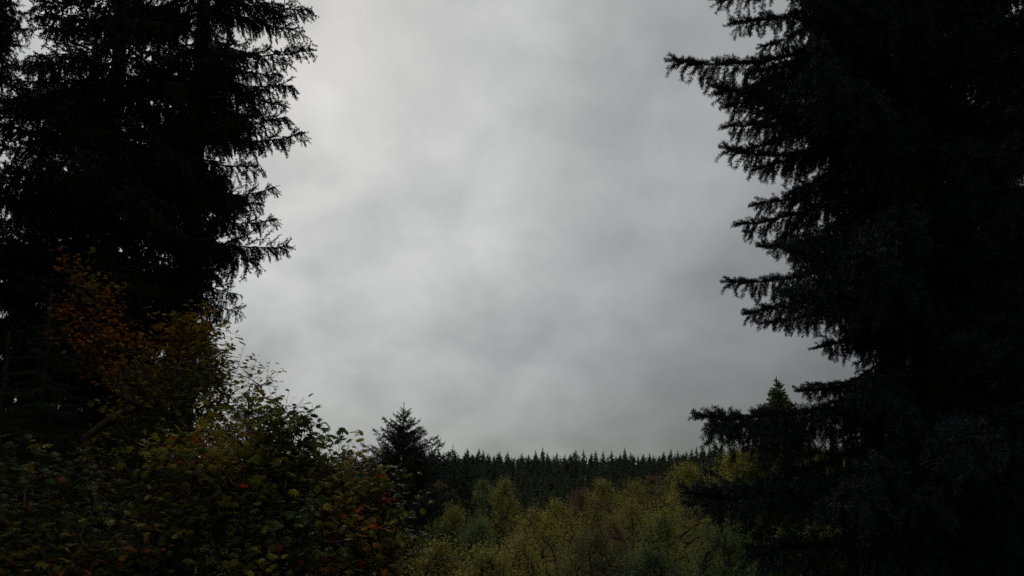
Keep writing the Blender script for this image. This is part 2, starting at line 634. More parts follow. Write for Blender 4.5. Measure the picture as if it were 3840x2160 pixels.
P_DARK_S = bough_set('dark_spruce_bough_short', 5, 120, M_BARK, M_NEEDLE_D, L=1.0, a=(-0.5, -0.2), b=(0.15, 0.36), nsec=34, sec=(0.38, 0.55),
                     hang=(1.2, 2.4), tert=0.15, tert_sp=0.055, nl=0.033, nw=0.013, npm=190, bare=0.06, wood_r=0.018, curtain=0.5, upshoot=0.15, spread=(28, 50))
SHORT[id(P_DARK)] = (P_DARK_S, 1.45)


def profile(pts):
    ys = [p_[0] for p_ in pts]; xs = [p_[1] for p_ in pts]
    return lambda y: float(np.interp(y, ys, xs))


# --- left-hand spruces
LR = profile([(0, 285), (20, 290), (50, 282), (62, 262), (100, 268), (130, 268), (143, 228), (158, 226), (190, 244), (220, 244), (250, 255), (268, 212),
              (300, 205), (330, 203), (360, 190), (600, 180)])
LL = profile([(0, 86), (30, 78), (55, 66), (68, 56), (84, 26), (105, -400), (600, -400)])
limL = lambda x, y: LL(max(y, 0)) < x < LR(max(y, 0))
conifer('spruce_tree', 182, 13.0, 25, 0.27, 'tall dark spruce with bough ends reaching out against the open sky above the maples',
        P_DARK, 11, lambda z: 2.55 if z < 9 else max(0.5, 2.55 - (z - 9) * 0.16),
        targets=[(312, 10, 0), (303, 36, .3), (311, 50, -.2), (280, 75, .5), (294, 86, 0), (285, 106, .6), (288, 118, -.3), (302, 132, 0), (262, 142, .6),
                 (260, 166, 0), (273, 187, -.2), (260, 205, .5), (276, 219, 0), (288, 245, .2), (258, 262, .6), (221, 269, -.8), (227, 302, 0), (219, 312, .5), (218, 322, -.4),
                 (48, 12, 0), (40, 30, .4), (44, 20, -.5)],
        lim=limL, whorl=0.5, per=5, inner=2, el_var=0.24)
conifer('spruce_tree', 96, 15.0, 27, 0.3, 'tall dark spruce trunk and boughs behind the rust-coloured maple',
        P_DARK, 12, lambda z: 3.5 if z < 10 else max(0.5, 3.5 - (z - 10) * 0.17),
        targets=[(30, 55, 0), (21, 66, .3), (25, 60, -.6), (2, 80, 0), (-12, 92, -.4), (-6, 110, .5)],
        lim=limL, whorl=0.48, per=5, inner=1, el_var=0.24)
conifer('spruce_tree', 22, 18.0, 18.5, 0.24, 'dark spruce farther back behind the young hemlocks',
        P_DARK, 14, lambda z: min(3.1, max(0.3, (15.0 - z) * 0.6)), lim=lambda x, y: limL(x, y) and y > 95, whorl=0.55, per=5)
TL = profile([(0, 14), (12, 18), (30, 14), (47, 6), (63, 0), (75, -12), (90, -60), (600, -60)])
conifer('spruce_tree', -62, 12.0, 22, 0.24, 'dark spruce at the very edge whose bough ends hang in the top corner',
        P_DARK, 13, lambda z: 2.3, targets=[(35, 12, 0), (27, 30, .3), (22, 47, 0), (17, 63, -.3), (4, 75, .2)],
        lim=lambda x, y: x < TL(max(y, 0)), whorl=0.36, per=5)

# --- near blue spruce and the conifers behind it
RL = profile([(0, 735), (25, 755), (53, 742), (70, 735), (100, 728), (145, 738), (165, 768), (188, 785), (207, 772), (225, 772), (250, 786), (282, 768),
              (311, 778), (335, 802), (352, 822), (368, 848), (380, 845), (390, 828), (408, 820), (425, 800), (440, 835), (452, 840), (470, 815), (491, 765), (520, 765), (545, 795), (600, 800)])
limR = lambda x, y: x > RL(max(y, 0))
conifer('blue_spruce', 925, 5.6, 15, 0.17, 'near blue spruce with hanging needle curtains filling one side of the view',
        P_BLUE, 21, lambda z: 2.05 if z < 8 else max(0.4, 2.05 - (z - 8) * 0.28),
        targets=[(707, 1, .3), (728, 25, 0), (667, 53, 0), (707, 87, -.3), (714, 98, .3), (717, 113, 0), (722, 128, .4), (721, 144, -.3), (736, 152, .5), (754, 169, 0),
                 (748, 207, 0), (736, 226, .2), (755, 247, -.2), (721, 282, 0), (746, 311, -.1), (759, 322, .5), (807, 352, -.4), (804, 385, .1), (797, 391, -.3), (693, 417, -.6, -.13), (705, 426, -.1, -.16),
                 (679, 494, -.9), (692, 504, -.4), (762, 560, -1.0), (846, 505, -1.6), (970, 434, -2.2), (880, 250, -2.0), (850, 90, -1.6)],
        lim=limR, whorl=0.2, per=5, z_from=3.6, z_full=9.6, hang_px=34, inner=1)
conifer('spruce_tree', 1010, 9.0, 19, 0.22, 'dark spruce standing behind the near blue spruce, sky glinting through its top corner',
        P_DARK, 22, lambda z: 2.4 if z < 8 else 1.8, lim=lambda x, y: x > RL(max(y, 0)) + 60, whorl=0.33, per=5, z_from=3.0)
conifer('spruce_tree', 905, 10.5, 17, 0.2, 'dark spruce hidden close behind the trunk of the blue spruce',
        P_DARK, 23, lambda z: 2.0 if z < 8 else 1.4, lim=lambda x, y: x > RL(max(y, 0)) + 45, whorl=0.36, per=5, z_from=3.0)

# ------------------------------------------------------------------ mid-distance conifers
P_FIR = bough_set('fir_bough', 6, 300, M_BARK, M_NEEDLE_F, L=2.4, a=(0.10, 0.2), b=(0.18, 0.34), nsec=50, sec=(0.42, 0.6), hang=(0.5, 1.2), tert=0.22, tert_sp=0.08,
                  nl=0.07, nw=0.028, npm=60, bare=0.08, wood_r=0.03, curtain=0.3, upshoot=0.2, wside=3)
P_CEDAR = bough_set('cedar_bough', 5, 330, M_BARK, M_NEEDLE_C, L=1.6, a=(-0.35, -0.2), b=(0.2, 0.35), nsec=30, sec=(0.4, 0.6), hang=(1.4, 2.4), tert=0.14, tert_sp=0.08,
                    nl=0.06, nw=0.028, npm=80, bare=0.05, wood_r=0.02, curtain=0.4, wside=3)
P_HEM = bough_set('hemlock_bough', 5, 360, M_BARK, M_NEEDLE_H, L=1.5, a=(-0.2, 0.0), b=(-0.2, -0.05), nsec=34, sec=(0.4, 0.55), hang=(0.8, 1.4), tert=0.13, tert_sp=0.06,
                  nl=0.026, nw=0.009, npm=170, bare=0.05, wood_r=0.014, curtain=0.15, wside=3)

P_FIR_S = bough_set('fir_bough_short', 4, 310, M_BARK, M_NEEDLE_F, L=0.9, a=(0.10, 0.2), b=(0.18, 0.34), nsec=20, sec=(0.28, 0.38), hang=(0.5, 1.2), tert=0.14, tert_sp=0.08,
                    nl=0.07, nw=0.028, npm=70, bare=0.05, wood_r=0.016, curtain=0.3, upshoot=0.2)
P_CEDAR_S = bough_set('cedar_bough_short', 4, 340, M_BARK, M_NEEDLE_C, L=0.6, a=(-0.3, -0.1), b=(0.2, 0.35), nsec=22, sec=(0.26, 0.36), hang=(1.0, 2.0), tert=0.12, tert_sp=0.06,
                      nl=0.06, nw=0.028, npm=90, bare=0.03, wood_r=0.01, curtain=0.3, upshoot=0.15)
SHORT[id(P_FIR)] = (P_FIR_S, 1.5)
SHORT[id(P_CEDAR)] = (P_CEDAR_S, 1.0)


def cone_tree(name, px, py, d, label, protos, seed, spread, r0, whorl, per, rmax, z_low, tipgap=0.0, r_add=0.0, **kw):
    top = at(px, py, d)
    gz = float(ground_z(top[0], top[1]))
    h = top[2] - gz + 0.3
    return conifer(name, px, d, h, r0, label, protos, seed, lambda z: min(rmax, max(0.06, r_add + (top[2] - z - tipgap) * spread)), whorl=whorl, per=per, z_from=top[2] - z_low, z_full=999,
                   base=(top[0], top[1], 0), **kw)


cone_tree('fir_tree', 404, 401, 45, 'lone dark fir with upswept boughs rising above the distant ridge', P_FIR, 31, 0.66, 0.16, 0.33, 7, 3.4, 9.5, tipgap=0.12, r_min=0.1)
cone_tree('fir_tree', 432, 478, 40, 'broad dark fir standing low in front of the lone tall fir', P_FIR, 32, 0.7, 0.2, 0.36, 6, 3.0, 5.5, r_min=0.2)
cone_tree('fir_tree', 365, 484, 44, 'dark fir low down between the red-tipped maple and the lone fir', P_FIR, 33, 0.6, 0.2, 0.4, 6, 2.6, 5.5, r_min=0.2)
cone_tree('spruce_tree', 249, 386, 16, 'small spruce top showing behind the maple leaves', P_FIR, 34, 0.5, 0.1, 0.26, 5, 1.4, 3.5, r_min=0.1)
cone_tree('cedar_tree', 777, 376, 26, 'narrow olive cedar top rising behind the blue spruce boughs', P_CEDAR, 35, 0.48, 0.12, 0.17, 7, 2.2, 7.5, r_min=0.1, r_add=0.05)
cone_tree('cedar_tree', 845, 470, 14, 'young cedar with drooping olive sprays under the blue spruce', P_CEDAR, 36, 0.5, 0.12, 0.22, 6, 1.8, 4.0, r_min=0.1)
cone_tree('hemlock_tree', 52, 288, 10.0, 'young olive-green hemlock in front of the big dark spruces', P_HEM, 37, 0.42, 0.1, 0.2, 6, 1.5, 4.6, r_min=0.1)
cone_tree('hemlock_tree', 8, 330, 9.0, 'young dark hemlock at the picture edge above the orange-tinged maple', P_HEM, 38, 0.42, 0.1, 0.22, 6, 1.4, 4.2, r_min=0.1)
cone_tree('fir_tree', 453, 443, 110, 'thin-topped conifer poking above the ridge beside the lone fir', P_FIR, 39, 0.42, 0.2, 0.6, 5, 2.6, 9, r_min=0.2)
cone_tree('fir_tree', 467, 448, 112, 'second thin conifer top beside the one next to the lone fir', P_FIR, 40, 0.40, 0.2, 0.6, 5, 2.4, 9, r_min=0.2)
cone_tree('fir_tree', 498, 486, 80, 'pale dead-looking young conifer in front of the forest slope', P_FIR, 41, 0.45, 0.15, 0.5, 5, 2.4, 7, r_min=0.2)


# ------------------------------------------------------------------ far forest on the ridge
def far_conifer_mesh(seed, n=170, raw=False):
    r = np.random.default_rng(seed)
    H = 22.0
    T = []
    spread = r.uniform(0.34, 0.5)
    for k in range(n):
        h = 1 - ((k + r.uniform(0, 1)) / n) ** 0.8 * 0.86
        z = H * h
        R = (0.12 + (H - z) * spread) * r.uniform(0.65, 1.1)
        R = min(R, 3.0 * r.uniform(0.75, 1.1))
        az = r.uniform(0, 6.283)
        o = np.array([math.cos(az), math.sin(az), 0])
        s = np.array([-o[1], o[0], 0])
        dz = R * r.uniform(-0.35, 0.05)
        tip = np.array([0, 0, z + dz + 0.12 * R]) + o * R
        b0 = np.array([0, 0, z])
        nn = 4 if raw else 6
        for q in range(nn):
            f = (q + 1) / nn
            c = b0 + (tip - b0) * f
            w = (min(0.34, 0.06 + 0.4 * R) + 0.42 * R * (1 - f)) * (1.3 if raw else 1.0)
            for sg in (-1, 1):
                e = c + s * sg * w + o * 0.2 - np.array([0, 0, r.uniform(0.3, 0.6) * w + r.uniform(0.0, 0.3)])
                T.append([b0 + (tip - b0) * (f - 1 / nn), c + np.array([0, 0, 0.05]), e])
            hl = r.uniform(0.35, 0.75) * min(1.0, 0.25 + 0.5 * R) * (2.0 if raw else 1.0)
            q0 = o * r.uniform(-0.3, 0.3) + s * r.uniform(-1, 1)
            q0 = q0 / np.linalg.norm(q0) * hl * 0.55
            T.append([c - q0, c + q0 + np.array([0, 0, 0.08]), c + q0 * 0.2 - np.array([0, 0, hl])])
        T.append([b0 + (tip - b0) * 0.7 + s * 0.1, tip + o * 0.2 + np.array([0, 0, 0.12]), b0 + (tip - b0) * 0.7 - s * 0.1])
    T.append([[0.06, 0, H - 0.6], [-0.06, 0, H - 0.6], [0, 0, H + 0.55]])
    T.append([[0, 0.06, H - 0.6], [0, -0.06, H - 0.6], [0, 0, H + 0.55]])
    NV = np.array(T).reshape(-1, 3)
    NF = np.arange(len(NV)).reshape(-1, 3)
    if raw:
        return NV
    WV, WF = polytube([[0, 0, -1], [0, 0, 8], [0, 0, H]], [0.2, 0.14, 0.03], 5)
    return mesh_np('far_conifer', np.concatenate([WV, NV]), [WF, NF + len(WV)], [M_BARK, M_NEEDLE_FAR], mi=[0, 1])


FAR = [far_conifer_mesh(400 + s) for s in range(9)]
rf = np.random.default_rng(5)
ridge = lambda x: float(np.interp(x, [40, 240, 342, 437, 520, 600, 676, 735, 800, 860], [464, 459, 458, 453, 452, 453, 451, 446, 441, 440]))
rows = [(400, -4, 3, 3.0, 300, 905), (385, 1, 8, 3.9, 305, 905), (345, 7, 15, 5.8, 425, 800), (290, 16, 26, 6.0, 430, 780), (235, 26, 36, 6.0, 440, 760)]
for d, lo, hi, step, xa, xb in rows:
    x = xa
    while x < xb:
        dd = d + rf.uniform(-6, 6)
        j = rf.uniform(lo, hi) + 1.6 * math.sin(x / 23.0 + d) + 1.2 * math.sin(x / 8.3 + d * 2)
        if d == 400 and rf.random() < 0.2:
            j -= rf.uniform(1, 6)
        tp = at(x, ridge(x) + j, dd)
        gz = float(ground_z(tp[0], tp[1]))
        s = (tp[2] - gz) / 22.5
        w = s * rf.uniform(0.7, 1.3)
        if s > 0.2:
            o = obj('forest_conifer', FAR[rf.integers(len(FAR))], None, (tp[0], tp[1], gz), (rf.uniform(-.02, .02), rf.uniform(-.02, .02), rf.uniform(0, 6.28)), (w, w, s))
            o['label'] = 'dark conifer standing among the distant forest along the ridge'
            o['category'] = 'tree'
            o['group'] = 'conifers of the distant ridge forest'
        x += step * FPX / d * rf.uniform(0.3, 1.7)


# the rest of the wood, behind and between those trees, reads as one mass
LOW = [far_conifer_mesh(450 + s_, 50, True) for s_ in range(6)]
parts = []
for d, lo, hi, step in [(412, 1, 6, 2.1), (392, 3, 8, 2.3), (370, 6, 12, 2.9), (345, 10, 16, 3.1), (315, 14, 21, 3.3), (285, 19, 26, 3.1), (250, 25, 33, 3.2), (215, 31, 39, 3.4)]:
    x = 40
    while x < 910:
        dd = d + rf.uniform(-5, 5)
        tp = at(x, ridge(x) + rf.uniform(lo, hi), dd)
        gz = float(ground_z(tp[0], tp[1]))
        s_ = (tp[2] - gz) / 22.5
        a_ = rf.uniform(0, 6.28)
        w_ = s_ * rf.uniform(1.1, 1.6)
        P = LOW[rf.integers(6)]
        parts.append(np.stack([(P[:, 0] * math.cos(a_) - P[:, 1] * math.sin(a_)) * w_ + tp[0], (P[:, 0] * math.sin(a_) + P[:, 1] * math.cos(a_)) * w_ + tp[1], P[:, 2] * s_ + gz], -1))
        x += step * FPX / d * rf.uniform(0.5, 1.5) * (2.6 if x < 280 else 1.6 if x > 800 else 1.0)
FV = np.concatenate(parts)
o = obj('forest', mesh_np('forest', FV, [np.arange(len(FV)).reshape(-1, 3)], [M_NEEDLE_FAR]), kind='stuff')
o['label'] = 'dense dark conifer forest covering the distant ridge'
o['category'] = 'forest'


# ------------------------------------------------------------------ broadleaf growth
def grow(root_pts, tips):
    """join every tip to the closest earlier point nearer the root: a branching skeleton. Returns nodes, parent, load"""
    root_pts = np.asarray(root_pts, float)
    order = np.argsort(np.linalg.norm(tips - root_pts[0], axis=1))
    tips = tips[order]
    nodes = list(root_pts)
    par = [-1] + list(range(len(root_pts) - 1))
    for p in tips:
        A = np.array(nodes)
        v = p - A
        dist = np.linalg.norm(v, axis=1)
        cost = dist + 0.8 * np.maximum(0, A[:, 2] - p[2] + 0.1)       # prefer to come from below
        k = int(np.argmin(cost))
        a_ = A[k]
        dk = dist[k]
        if dk > 0.5:                                                      # bowed twig in two pieces
            mid_ = a_ * 0.5 + p * 0.5 + np.array([0, 0, 0.10 * dk])
            nodes.append(mid_); par.append(k)
            k = len(nodes) - 1
        nodes.append(p); par.append(k)
    nodes = np.array(nodes)
    load = np.ones(len(nodes))
    for k in range(len(nodes) - 1, 0, -1):
        load[par[k]] += load[k]
    return nodes, np.array(par), load, order


def leaf_maple(lobes=7):
    """palmate leaf, stalk at the origin, blade along +X, unit length; shallow cup with a folded midrib"""
    tips = [(0, 1.0), (36, 0.93), (-36, 0.93), (72, 0.78), (-72, 0.78), (108, 0.5), (-108, 0.5)]
    if lobes == 5:
        tips = [(0, 1.0), (48, 0.9), (-48, 0.9), (95, 0.6), (-95, 0.6)]
    tips = sorted(tips)
    out_ = []
    for k, (a_, r_) in enumerate(tips):
        out_.append((a_, r_ * 0.62))
        if k < len(tips) - 1:
            b_ = (a_ + tips[k + 1][0]) / 2
            out_.append((b_, 0.30))
    P = [np.array([0.36, 0, 0.02])]
    for a_, r_ in out_:
        th = math.radians(a_)
        x, y = 0.36 + r_ * math.cos(th), r_ * math.sin(th)
        P.append(np.array([x, y, -0.22 * r_ * r_ * 1.6 + (0.05 if r_ <= 0.3 else 0.0)]))
    P.append(np.array([0.16, 0, 0.0]))
    n = len(out_)
    F = [[0, k, k + 1] for k in range(1, n)] + [[0, n, n + 1], [0, n + 1, 1]]
    return np.array(P), np.array(F)


def leaf_oval():
    P = np.array([[0, 0, 0], [0.5, 0.30, -0.04], [1.0, 0, -0.14], [0.5, -0.30, -0.04]])
    return P, np.array([[0, 1, 2], [0, 2, 3]])


LM7, LM5, LOV = leaf_maple(7), leaf_maple(5), leaf_oval()


def leaf_frames(r, pos, out_dir, tilt, n):
    """leaf axes: blade points outwards and down a little, face mostly to the sky"""
    ax_ = norm(out_dir + r.normal(0, 0.35, (n, 3)) * np.array([1, 1, 0.6]))
    ax_[:, 2] -= r.uniform(0.05, 0.75, n)
    ax_ = norm(ax_)
    upn = norm(np.array([0, 0, 1.0]) + r.normal(0, tilt, (n, 3)))
    s_ = norm(np.cross(upn, ax_))
    nn = np.cross(ax_, s_)
    return ax_, s_, nn


def broadleaf(name, label, category, base, root_pts, tips, leaf, size, per, col_fn, seed, group=None, tilt=0.4, twig=0.35, wood=M_ALDER, n_single=0,
              stem_k=0.005, mass='foliage', stem_name='trunk', mat=None, twig_up=0.25):
    r = np.random.default_rng(seed)
    tree = thing(name, tuple(base), label, category, group)
    nodes, par, load, order = grow(root_pts, np.asarray(tips))
    k = np.where(par >= 0)[0]
    rad = stem_k * load ** 0.5
    V1, F1 = tubes(nodes[par[k]], nodes[k], np.minimum(rad[par[k]], rad[k] * 1.6), rad[k], 5)
    # leafy twigs
    ends = nodes[len(root_pts):]
    pe = nodes[par[len(root_pts):]]
    n = len(ends)
    dirs = norm(norm(ends - pe) * 0.6 + r.normal(0, 0.45, (n, 3)) + np.array([0, 0, twig_up]))
    tl = twig * r.uniform(0.6, 1.3, n)
    t_end = ends + dirs * tl[:, None]
    V2, F2 = tubes(ends, t_end, stem_k * 0.8, stem_k * 0.35, 3)
    WV = np.concatenate([V1, V2]); WF = np.concatenate([F1, F2 + len(V1)])
    me = mesh_np(name + '_wood', WV - base, [WF], [wood], smooth=True)
    obj(stem_name, me, tree)
    # leaves
    idx = np.repeat(np.arange(n), per)
    m_ = len(idx)
    u = r.uniform(-0.15, 1.05, m_)
    pos = ends[idx] + dirs[idx] * (tl[idx] * u)[:, None]
    az = r.uniform(0, 2 * math.pi, m_)
    od = np.stack([np.cos(az), np.sin(az), np.zeros(m_)], -1) * 0.9 + dirs[idx] * 0.5
    pos = pos + od * 0.06 * twig / 0.35 + r.normal(0, 0.05 * twig / 0.35, (m_, 3))
    ax_, s_, nn = leaf_frames(r, pos, od, tilt, m_)
    sz = size * r.uniform(0.6, 1.2, m_)
    col = col_fn(r, pos, idx)
    P, F = leaf
    if n_single:                        # the leaves that show largest are parts of their own
        q = pos - EYE
        depth = q @ FWD
        qx = 512 + FPX * (q @ RGT) / depth; qy = CY - FPX * (q @ UPV) / depth
        inside = (qx > 4) & (qx < 1020) & (qy > 2) & (qy < 572)
        show = np.where(inside, sz / depth, -1) + np.where(inside, 0.004 * (-nn @ norm(FWD)), 0) * 0
        pick = np.argsort(-show)[:n_single]
        lm = bpy.data.meshes.get('maple_leaf') or mesh_np('maple_leaf', LM7[0], [LM7[1]], [M_LEAF_O])
        for i_ in pick:
            M = Matrix((ax_[i_], s_[i_], nn[i_])).transposed().to_4x4()
            o = obj('leaf', lm, tree, Vector(pos[i_] - base), M.to_euler(), float(sz[i_]))
            o.color = (*[float(c_) for c_ in col[i_]], 1)
        keep = np.ones(m_, bool); keep[pick] = False
        pos, ax_, s_, nn, sz, col = pos[keep], ax_[keep], s_[keep], nn[keep], sz[keep], col[keep]
        m_ = len(pos)
    LV = pos[:, None, :] + sz[:, None, None] * (P[None, :, 0:1] * ax_[:, None, :] + P[None, :, 1:2] * s_[:, None, :] + P[None, :, 2:3] * nn[:, None, :])
    LF = (np.arange(m_) * len(P))[:, None, None] + F[None]
    me = mesh_np(name + '_leaves', LV.reshape(-1, 3) - base, [LF.reshape(-1, F.shape[1])], [mat or M_LEAF_A], col=np.repeat(col, len(P), 0))
    obj(mass, me, tree, kind='stuff')
    return tree


def palette(cols, weights, clump=0.9, var=0.25):
    """leaf colours: one main colour for each twig, some leaves off it, all varied a little"""
    cols = np.array(cols); weights = np.array(weights, float); weights /= weights.sum()

    def fn(r, pos, idx):
        # neighbouring twigs turn together: a smooth field over the crown picks the colour
        k = idx.max() + 1
        cen = np.zeros((k, 3)); np.add.at(cen, idx, pos); cen /= np.maximum(np.bincount(idx, minlength=k), 1)[:, None]
        ph = r.uniform(0, 6.28, 6)
        f = np.sin(cen[:, 0] * 2.3 + ph[0]) + np.sin(cen[:, 1] * 1.9 + ph[1]) + np.sin(cen[:, 2] * 2.9 + ph[2]) + 0.7 * np.sin(cen @ np.array([4.1, 3.0, -3.3]) + ph[3]) + r.normal(0, 0.45, k)
        rank = np.argsort(np.argsort(f)) / max(k, 1)
        tw = np.minimum(np.searchsorted(np.cumsum(weights), rank), len(cols) - 1)
        c = tw[idx]
        other = r.random(len(idx)) > clump
        c = np.where(other, r.choice(len(cols), len(idx), p=weights), c)
        v = r.uniform(1 - var, 1 + var, (len(idx), 1)) * r.uniform(0.92, 1.08, (len(idx), 3))
        return cols[c] * v
    return fn


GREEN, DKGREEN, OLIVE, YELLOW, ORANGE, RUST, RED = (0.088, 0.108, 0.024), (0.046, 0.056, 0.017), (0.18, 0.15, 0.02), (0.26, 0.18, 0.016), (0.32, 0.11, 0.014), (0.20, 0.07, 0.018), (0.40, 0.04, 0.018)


def blob_points(r, blobs, n):
    """points in a union of ellipsoids (centre, radii), more of them towards the skin"""
    vol = np.array([b_[1][0] * b_[1][1] * b_[1][2] for b_ in blobs]) ** 0.8
    out_ = []
    for b_, k in zip(blobs, np.round(n * vol / vol.sum()).astype(int)):
        v = norm(r.normal(0, 1, (max(k, 3), 3)))
        rad = r.uniform(0.1, 1, (len(v), 1)) ** 0.45
        out_.append(np.asarray(b_[0]) + v * rad * np.asarray(b_[1]) * (1 + 0.12 * np.sin(v[:, :1] * 7 + v[:, 2:] * 5)))
    return np.concatenate(out_)


def accented(fn, spots):
    """a few sprays of a shrub have turned: leaves round a line of points take that colour"""
    def fn2(r, pos, idx):
        c = fn(r, pos, idx)
        for p, rad, colr in spots:
            near = (np.linalg.norm((pos - p) * np.array([1, 0.25, 1]), axis=1) < rad * r.uniform(0.7, 1.2, len(pos))) & (r.random(len(pos)) < 0.85)
            c[near] = np.array(colr) * r.uniform(0.7, 1.25, (near.sum(), 1))
        return c
    return fn2


def maple(label, seed, base_px, d, blobs_px, n, cols, weights, size=0.085, per=9, n_single=200, name='vine_maple', leaf=LM7, sprigs=(), accents=()):
    """vine maple: several stems from one foot, spreading into leafy sprays. blobs: (px, py, dd, rx, ry, rz) radii in metres"""
    r = np.random.default_rng(seed)
    b = at(base_px, 500, d)
    b[2] = ground_z(b[0], b[1])
    blobs = [(at(x, y, d + dd), (rx, ry, rz)) for x, y, dd, rx, ry, rz in blobs_px]
    tips = blob_points(r, blobs, n)
    for sp in sprigs:
        tips = np.concatenate([tips, np.array([at(x, y, d + dd) for x, y, dd in sp])])
    roots = [b - np.array([0, 0, 0.2]), b + np.array([0.02, 0, 0.5])]
    # stems that reach from the foot into every part of the crown
    extra = []
    for c, rad in blobs:
        for f in (0.25, 0.5, 0.75):
            p = b * (1 - f) + np.asarray(c) * f + np.array([0, 0, 0.5 * f * (1 - f)]) + r.normal(0, 0.08, 3)
            extra.append(p)
    tips = np.concatenate([tips, np.array(extra)]) if extra else tips
    return broadleaf(name, label, 'shrub', b, roots, tips, leaf, size, per, accented(palette(cols, weights), [(at(x, y, d), rad * 0.62, c) for x, y, rad, c in accents]), seed, wood=M_TWIG, twig=0.30, tilt=0.42,
                     n_single=n_single, stem_k=0.0044, stem_name='stems')


maple('tall rust and orange vine maple climbing in front of the dark spruce trunks', 51, 110, 9.0,
      [(82, 280, 0, .14, .25, .42), (95, 318, 0, .28, .35, .45), (110, 350, 0, .34, .4, .4), (140, 385, -.2, .4, .4, .3)], 130,
      [ORANGE, RUST, OLIVE, DKGREEN], [2.2, 4, 2.5, 1.5], size=0.08, per=9, n_single=120)
maple('airy orange and olive vine maple with sky between its leaves below the lowest spruce boughs', 52, 190, 9.8,
      [(196, 342, 0, .25, .4, .45), (210, 384, 0, .38, .5, .5), (190, 350, 0, .45, .5, .5), (170, 395, 0, .8, .7, .7), (225, 420, -.3, .7, .7, .7), (180, 460, -.5, 1.2, .8, .8)], 520,
      [GREEN, OLIVE, YELLOW, ORANGE, RUST], [3, 5, 1.2, 1.1, .5], size=0.088, per=10, n_single=150, accents=[(140, 358, .14, RED), (152, 370, .12, RED), (213, 306, .12, RED), (165, 352, .15, YELLOW), (158, 385, .12, ORANGE)])
maple('large-leaved green vine maple standing against the sky in front of the small spruce top', 53, 270, 7.2,
      [(275, 440, 0, .28, .35, .26), (298, 443, 0, .20, .3, .14), (235, 470, -.2, .75, .6, .5), (295, 490, 0, .55, .6, .5), (250, 540, -.4, .9, .6, .6)], 430,
      [DKGREEN, GREEN, OLIVE, YELLOW, ORANGE, RED], [1.5, 4, 4.5, .8, .5, .25], size=0.11, per=8, n_single=280,
      sprigs=[[(268, 412, 0), (270, 420, 0), (264, 420, 0), (288, 417, 0), (300, 424, .1), (310, 434, 0)]])
maple('bushy vine maple with bright red leaf tips beside the lone fir', 54, 345, 7.6,
      [(330, 478, 0, .32, .4, .3), (362, 490, 0, .34, .4, .3), (378, 495, 0, .16, .3, .22), (345, 530, 0, .55, .6, .5), (375, 550, -.2, .3, .5, .5), (330, 575, -.4, .8, .7, .6)], 400,
      [DKGREEN, GREEN, OLIVE, YELLOW, ORANGE, RED], [2, 4, 4, .8, .9, .35], size=0.105, per=8, n_single=280, accents=[(384, 477, .12, RED), (391, 482, .08, RED), (387, 496, .10, RED), (368, 471, .1, ORANGE), (374, 506, .07, RED), (345, 460, .07, RED)])
maple('orange-tinged vine maple low in the bottom corner at the picture edge', 55, 30, 5.6,
      [(15, 490, 0, .35, .4, .25), (40, 530, 0, .4, .5, .3), (90, 545, .1, .4, .4, .22), (20, 575, -.2, .6, .5, .35)], 150,
      [DKGREEN, GREEN, OLIVE, RUST], [6, 2, 1.5, 1.2], size=0.09, per=8, n_single=220)  # mostly dark leaf colours: the spruces' shade is put into the palette
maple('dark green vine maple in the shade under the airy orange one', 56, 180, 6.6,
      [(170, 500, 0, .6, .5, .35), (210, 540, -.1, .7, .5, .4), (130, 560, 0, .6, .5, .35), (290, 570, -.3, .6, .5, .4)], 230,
      [DKGREEN, GREEN, OLIVE, YELLOW], [7, 3, 1.2, .15], size=0.095, per=8, n_single=240)  # dark green leaves, weighted darker still to paint in the spruces' shade

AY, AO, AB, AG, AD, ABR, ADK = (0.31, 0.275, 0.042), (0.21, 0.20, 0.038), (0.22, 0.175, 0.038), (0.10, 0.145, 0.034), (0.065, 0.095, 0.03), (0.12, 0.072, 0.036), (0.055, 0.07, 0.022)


def alder(label, seed, px, py, d, R, H, cols, weights, n=480, per=25, size=0.078, name='alder_tree', category='tree', twig=0.5, lean=0.0):
    """slim tree: one stem, ascending limbs, small leaves in an uneven crown of height H and reach R"""
    r = np.random.default_rng(seed)
    top = at(px, py, d)
    b = np.array([top[0] - lean, top[1], 0.0])
    b[2] = ground_z(b[0], b[1])
    h = top[2] - b[2]
    H = min(H, h * 0.95)
    f = np.sort(r.uniform(0, 1, n) ** 0.8)
    az = r.uniform(0, 6.283, n)
    lob = 1 + 0.28 * np.sin(az * 3 + f * 9 + seed) + 0.18 * np.sin(az * 5 - f * 14 + seed * 2)
    rad = R * np.clip(np.sin(np.pi * np.clip(1 - f, 0, 1) ** 0.75 * 0.62 + 0.05), 0, 1) * lob * r.uniform(0.15, 1, n) ** 0.55
    tips = np.stack([b[0] + lean * (1 - (1 - f) * H / h) + rad * np.cos(az), b[1] + rad * np.sin(az), top[2] - (1 - f) * H - twig * 0.8], -1)
    ts = np.linspace(0, 0.97, 14)
    roots = np.stack([b[0] + lean * ts + np.cumsum(r.normal(0, .03, 14)), b[1] + np.cumsum(r.normal(0, .03, 14)), b[2] - .2 + (h + .2 - twig) * ts], -1)
    return broadleaf(name, label, category, b, roots, tips, LOV, size, per, palette(cols, weights, 0.85), seed, twig=twig, tilt=0.55, stem_k=0.0075, mat=M_LEAF_S, twig_up=0.7)


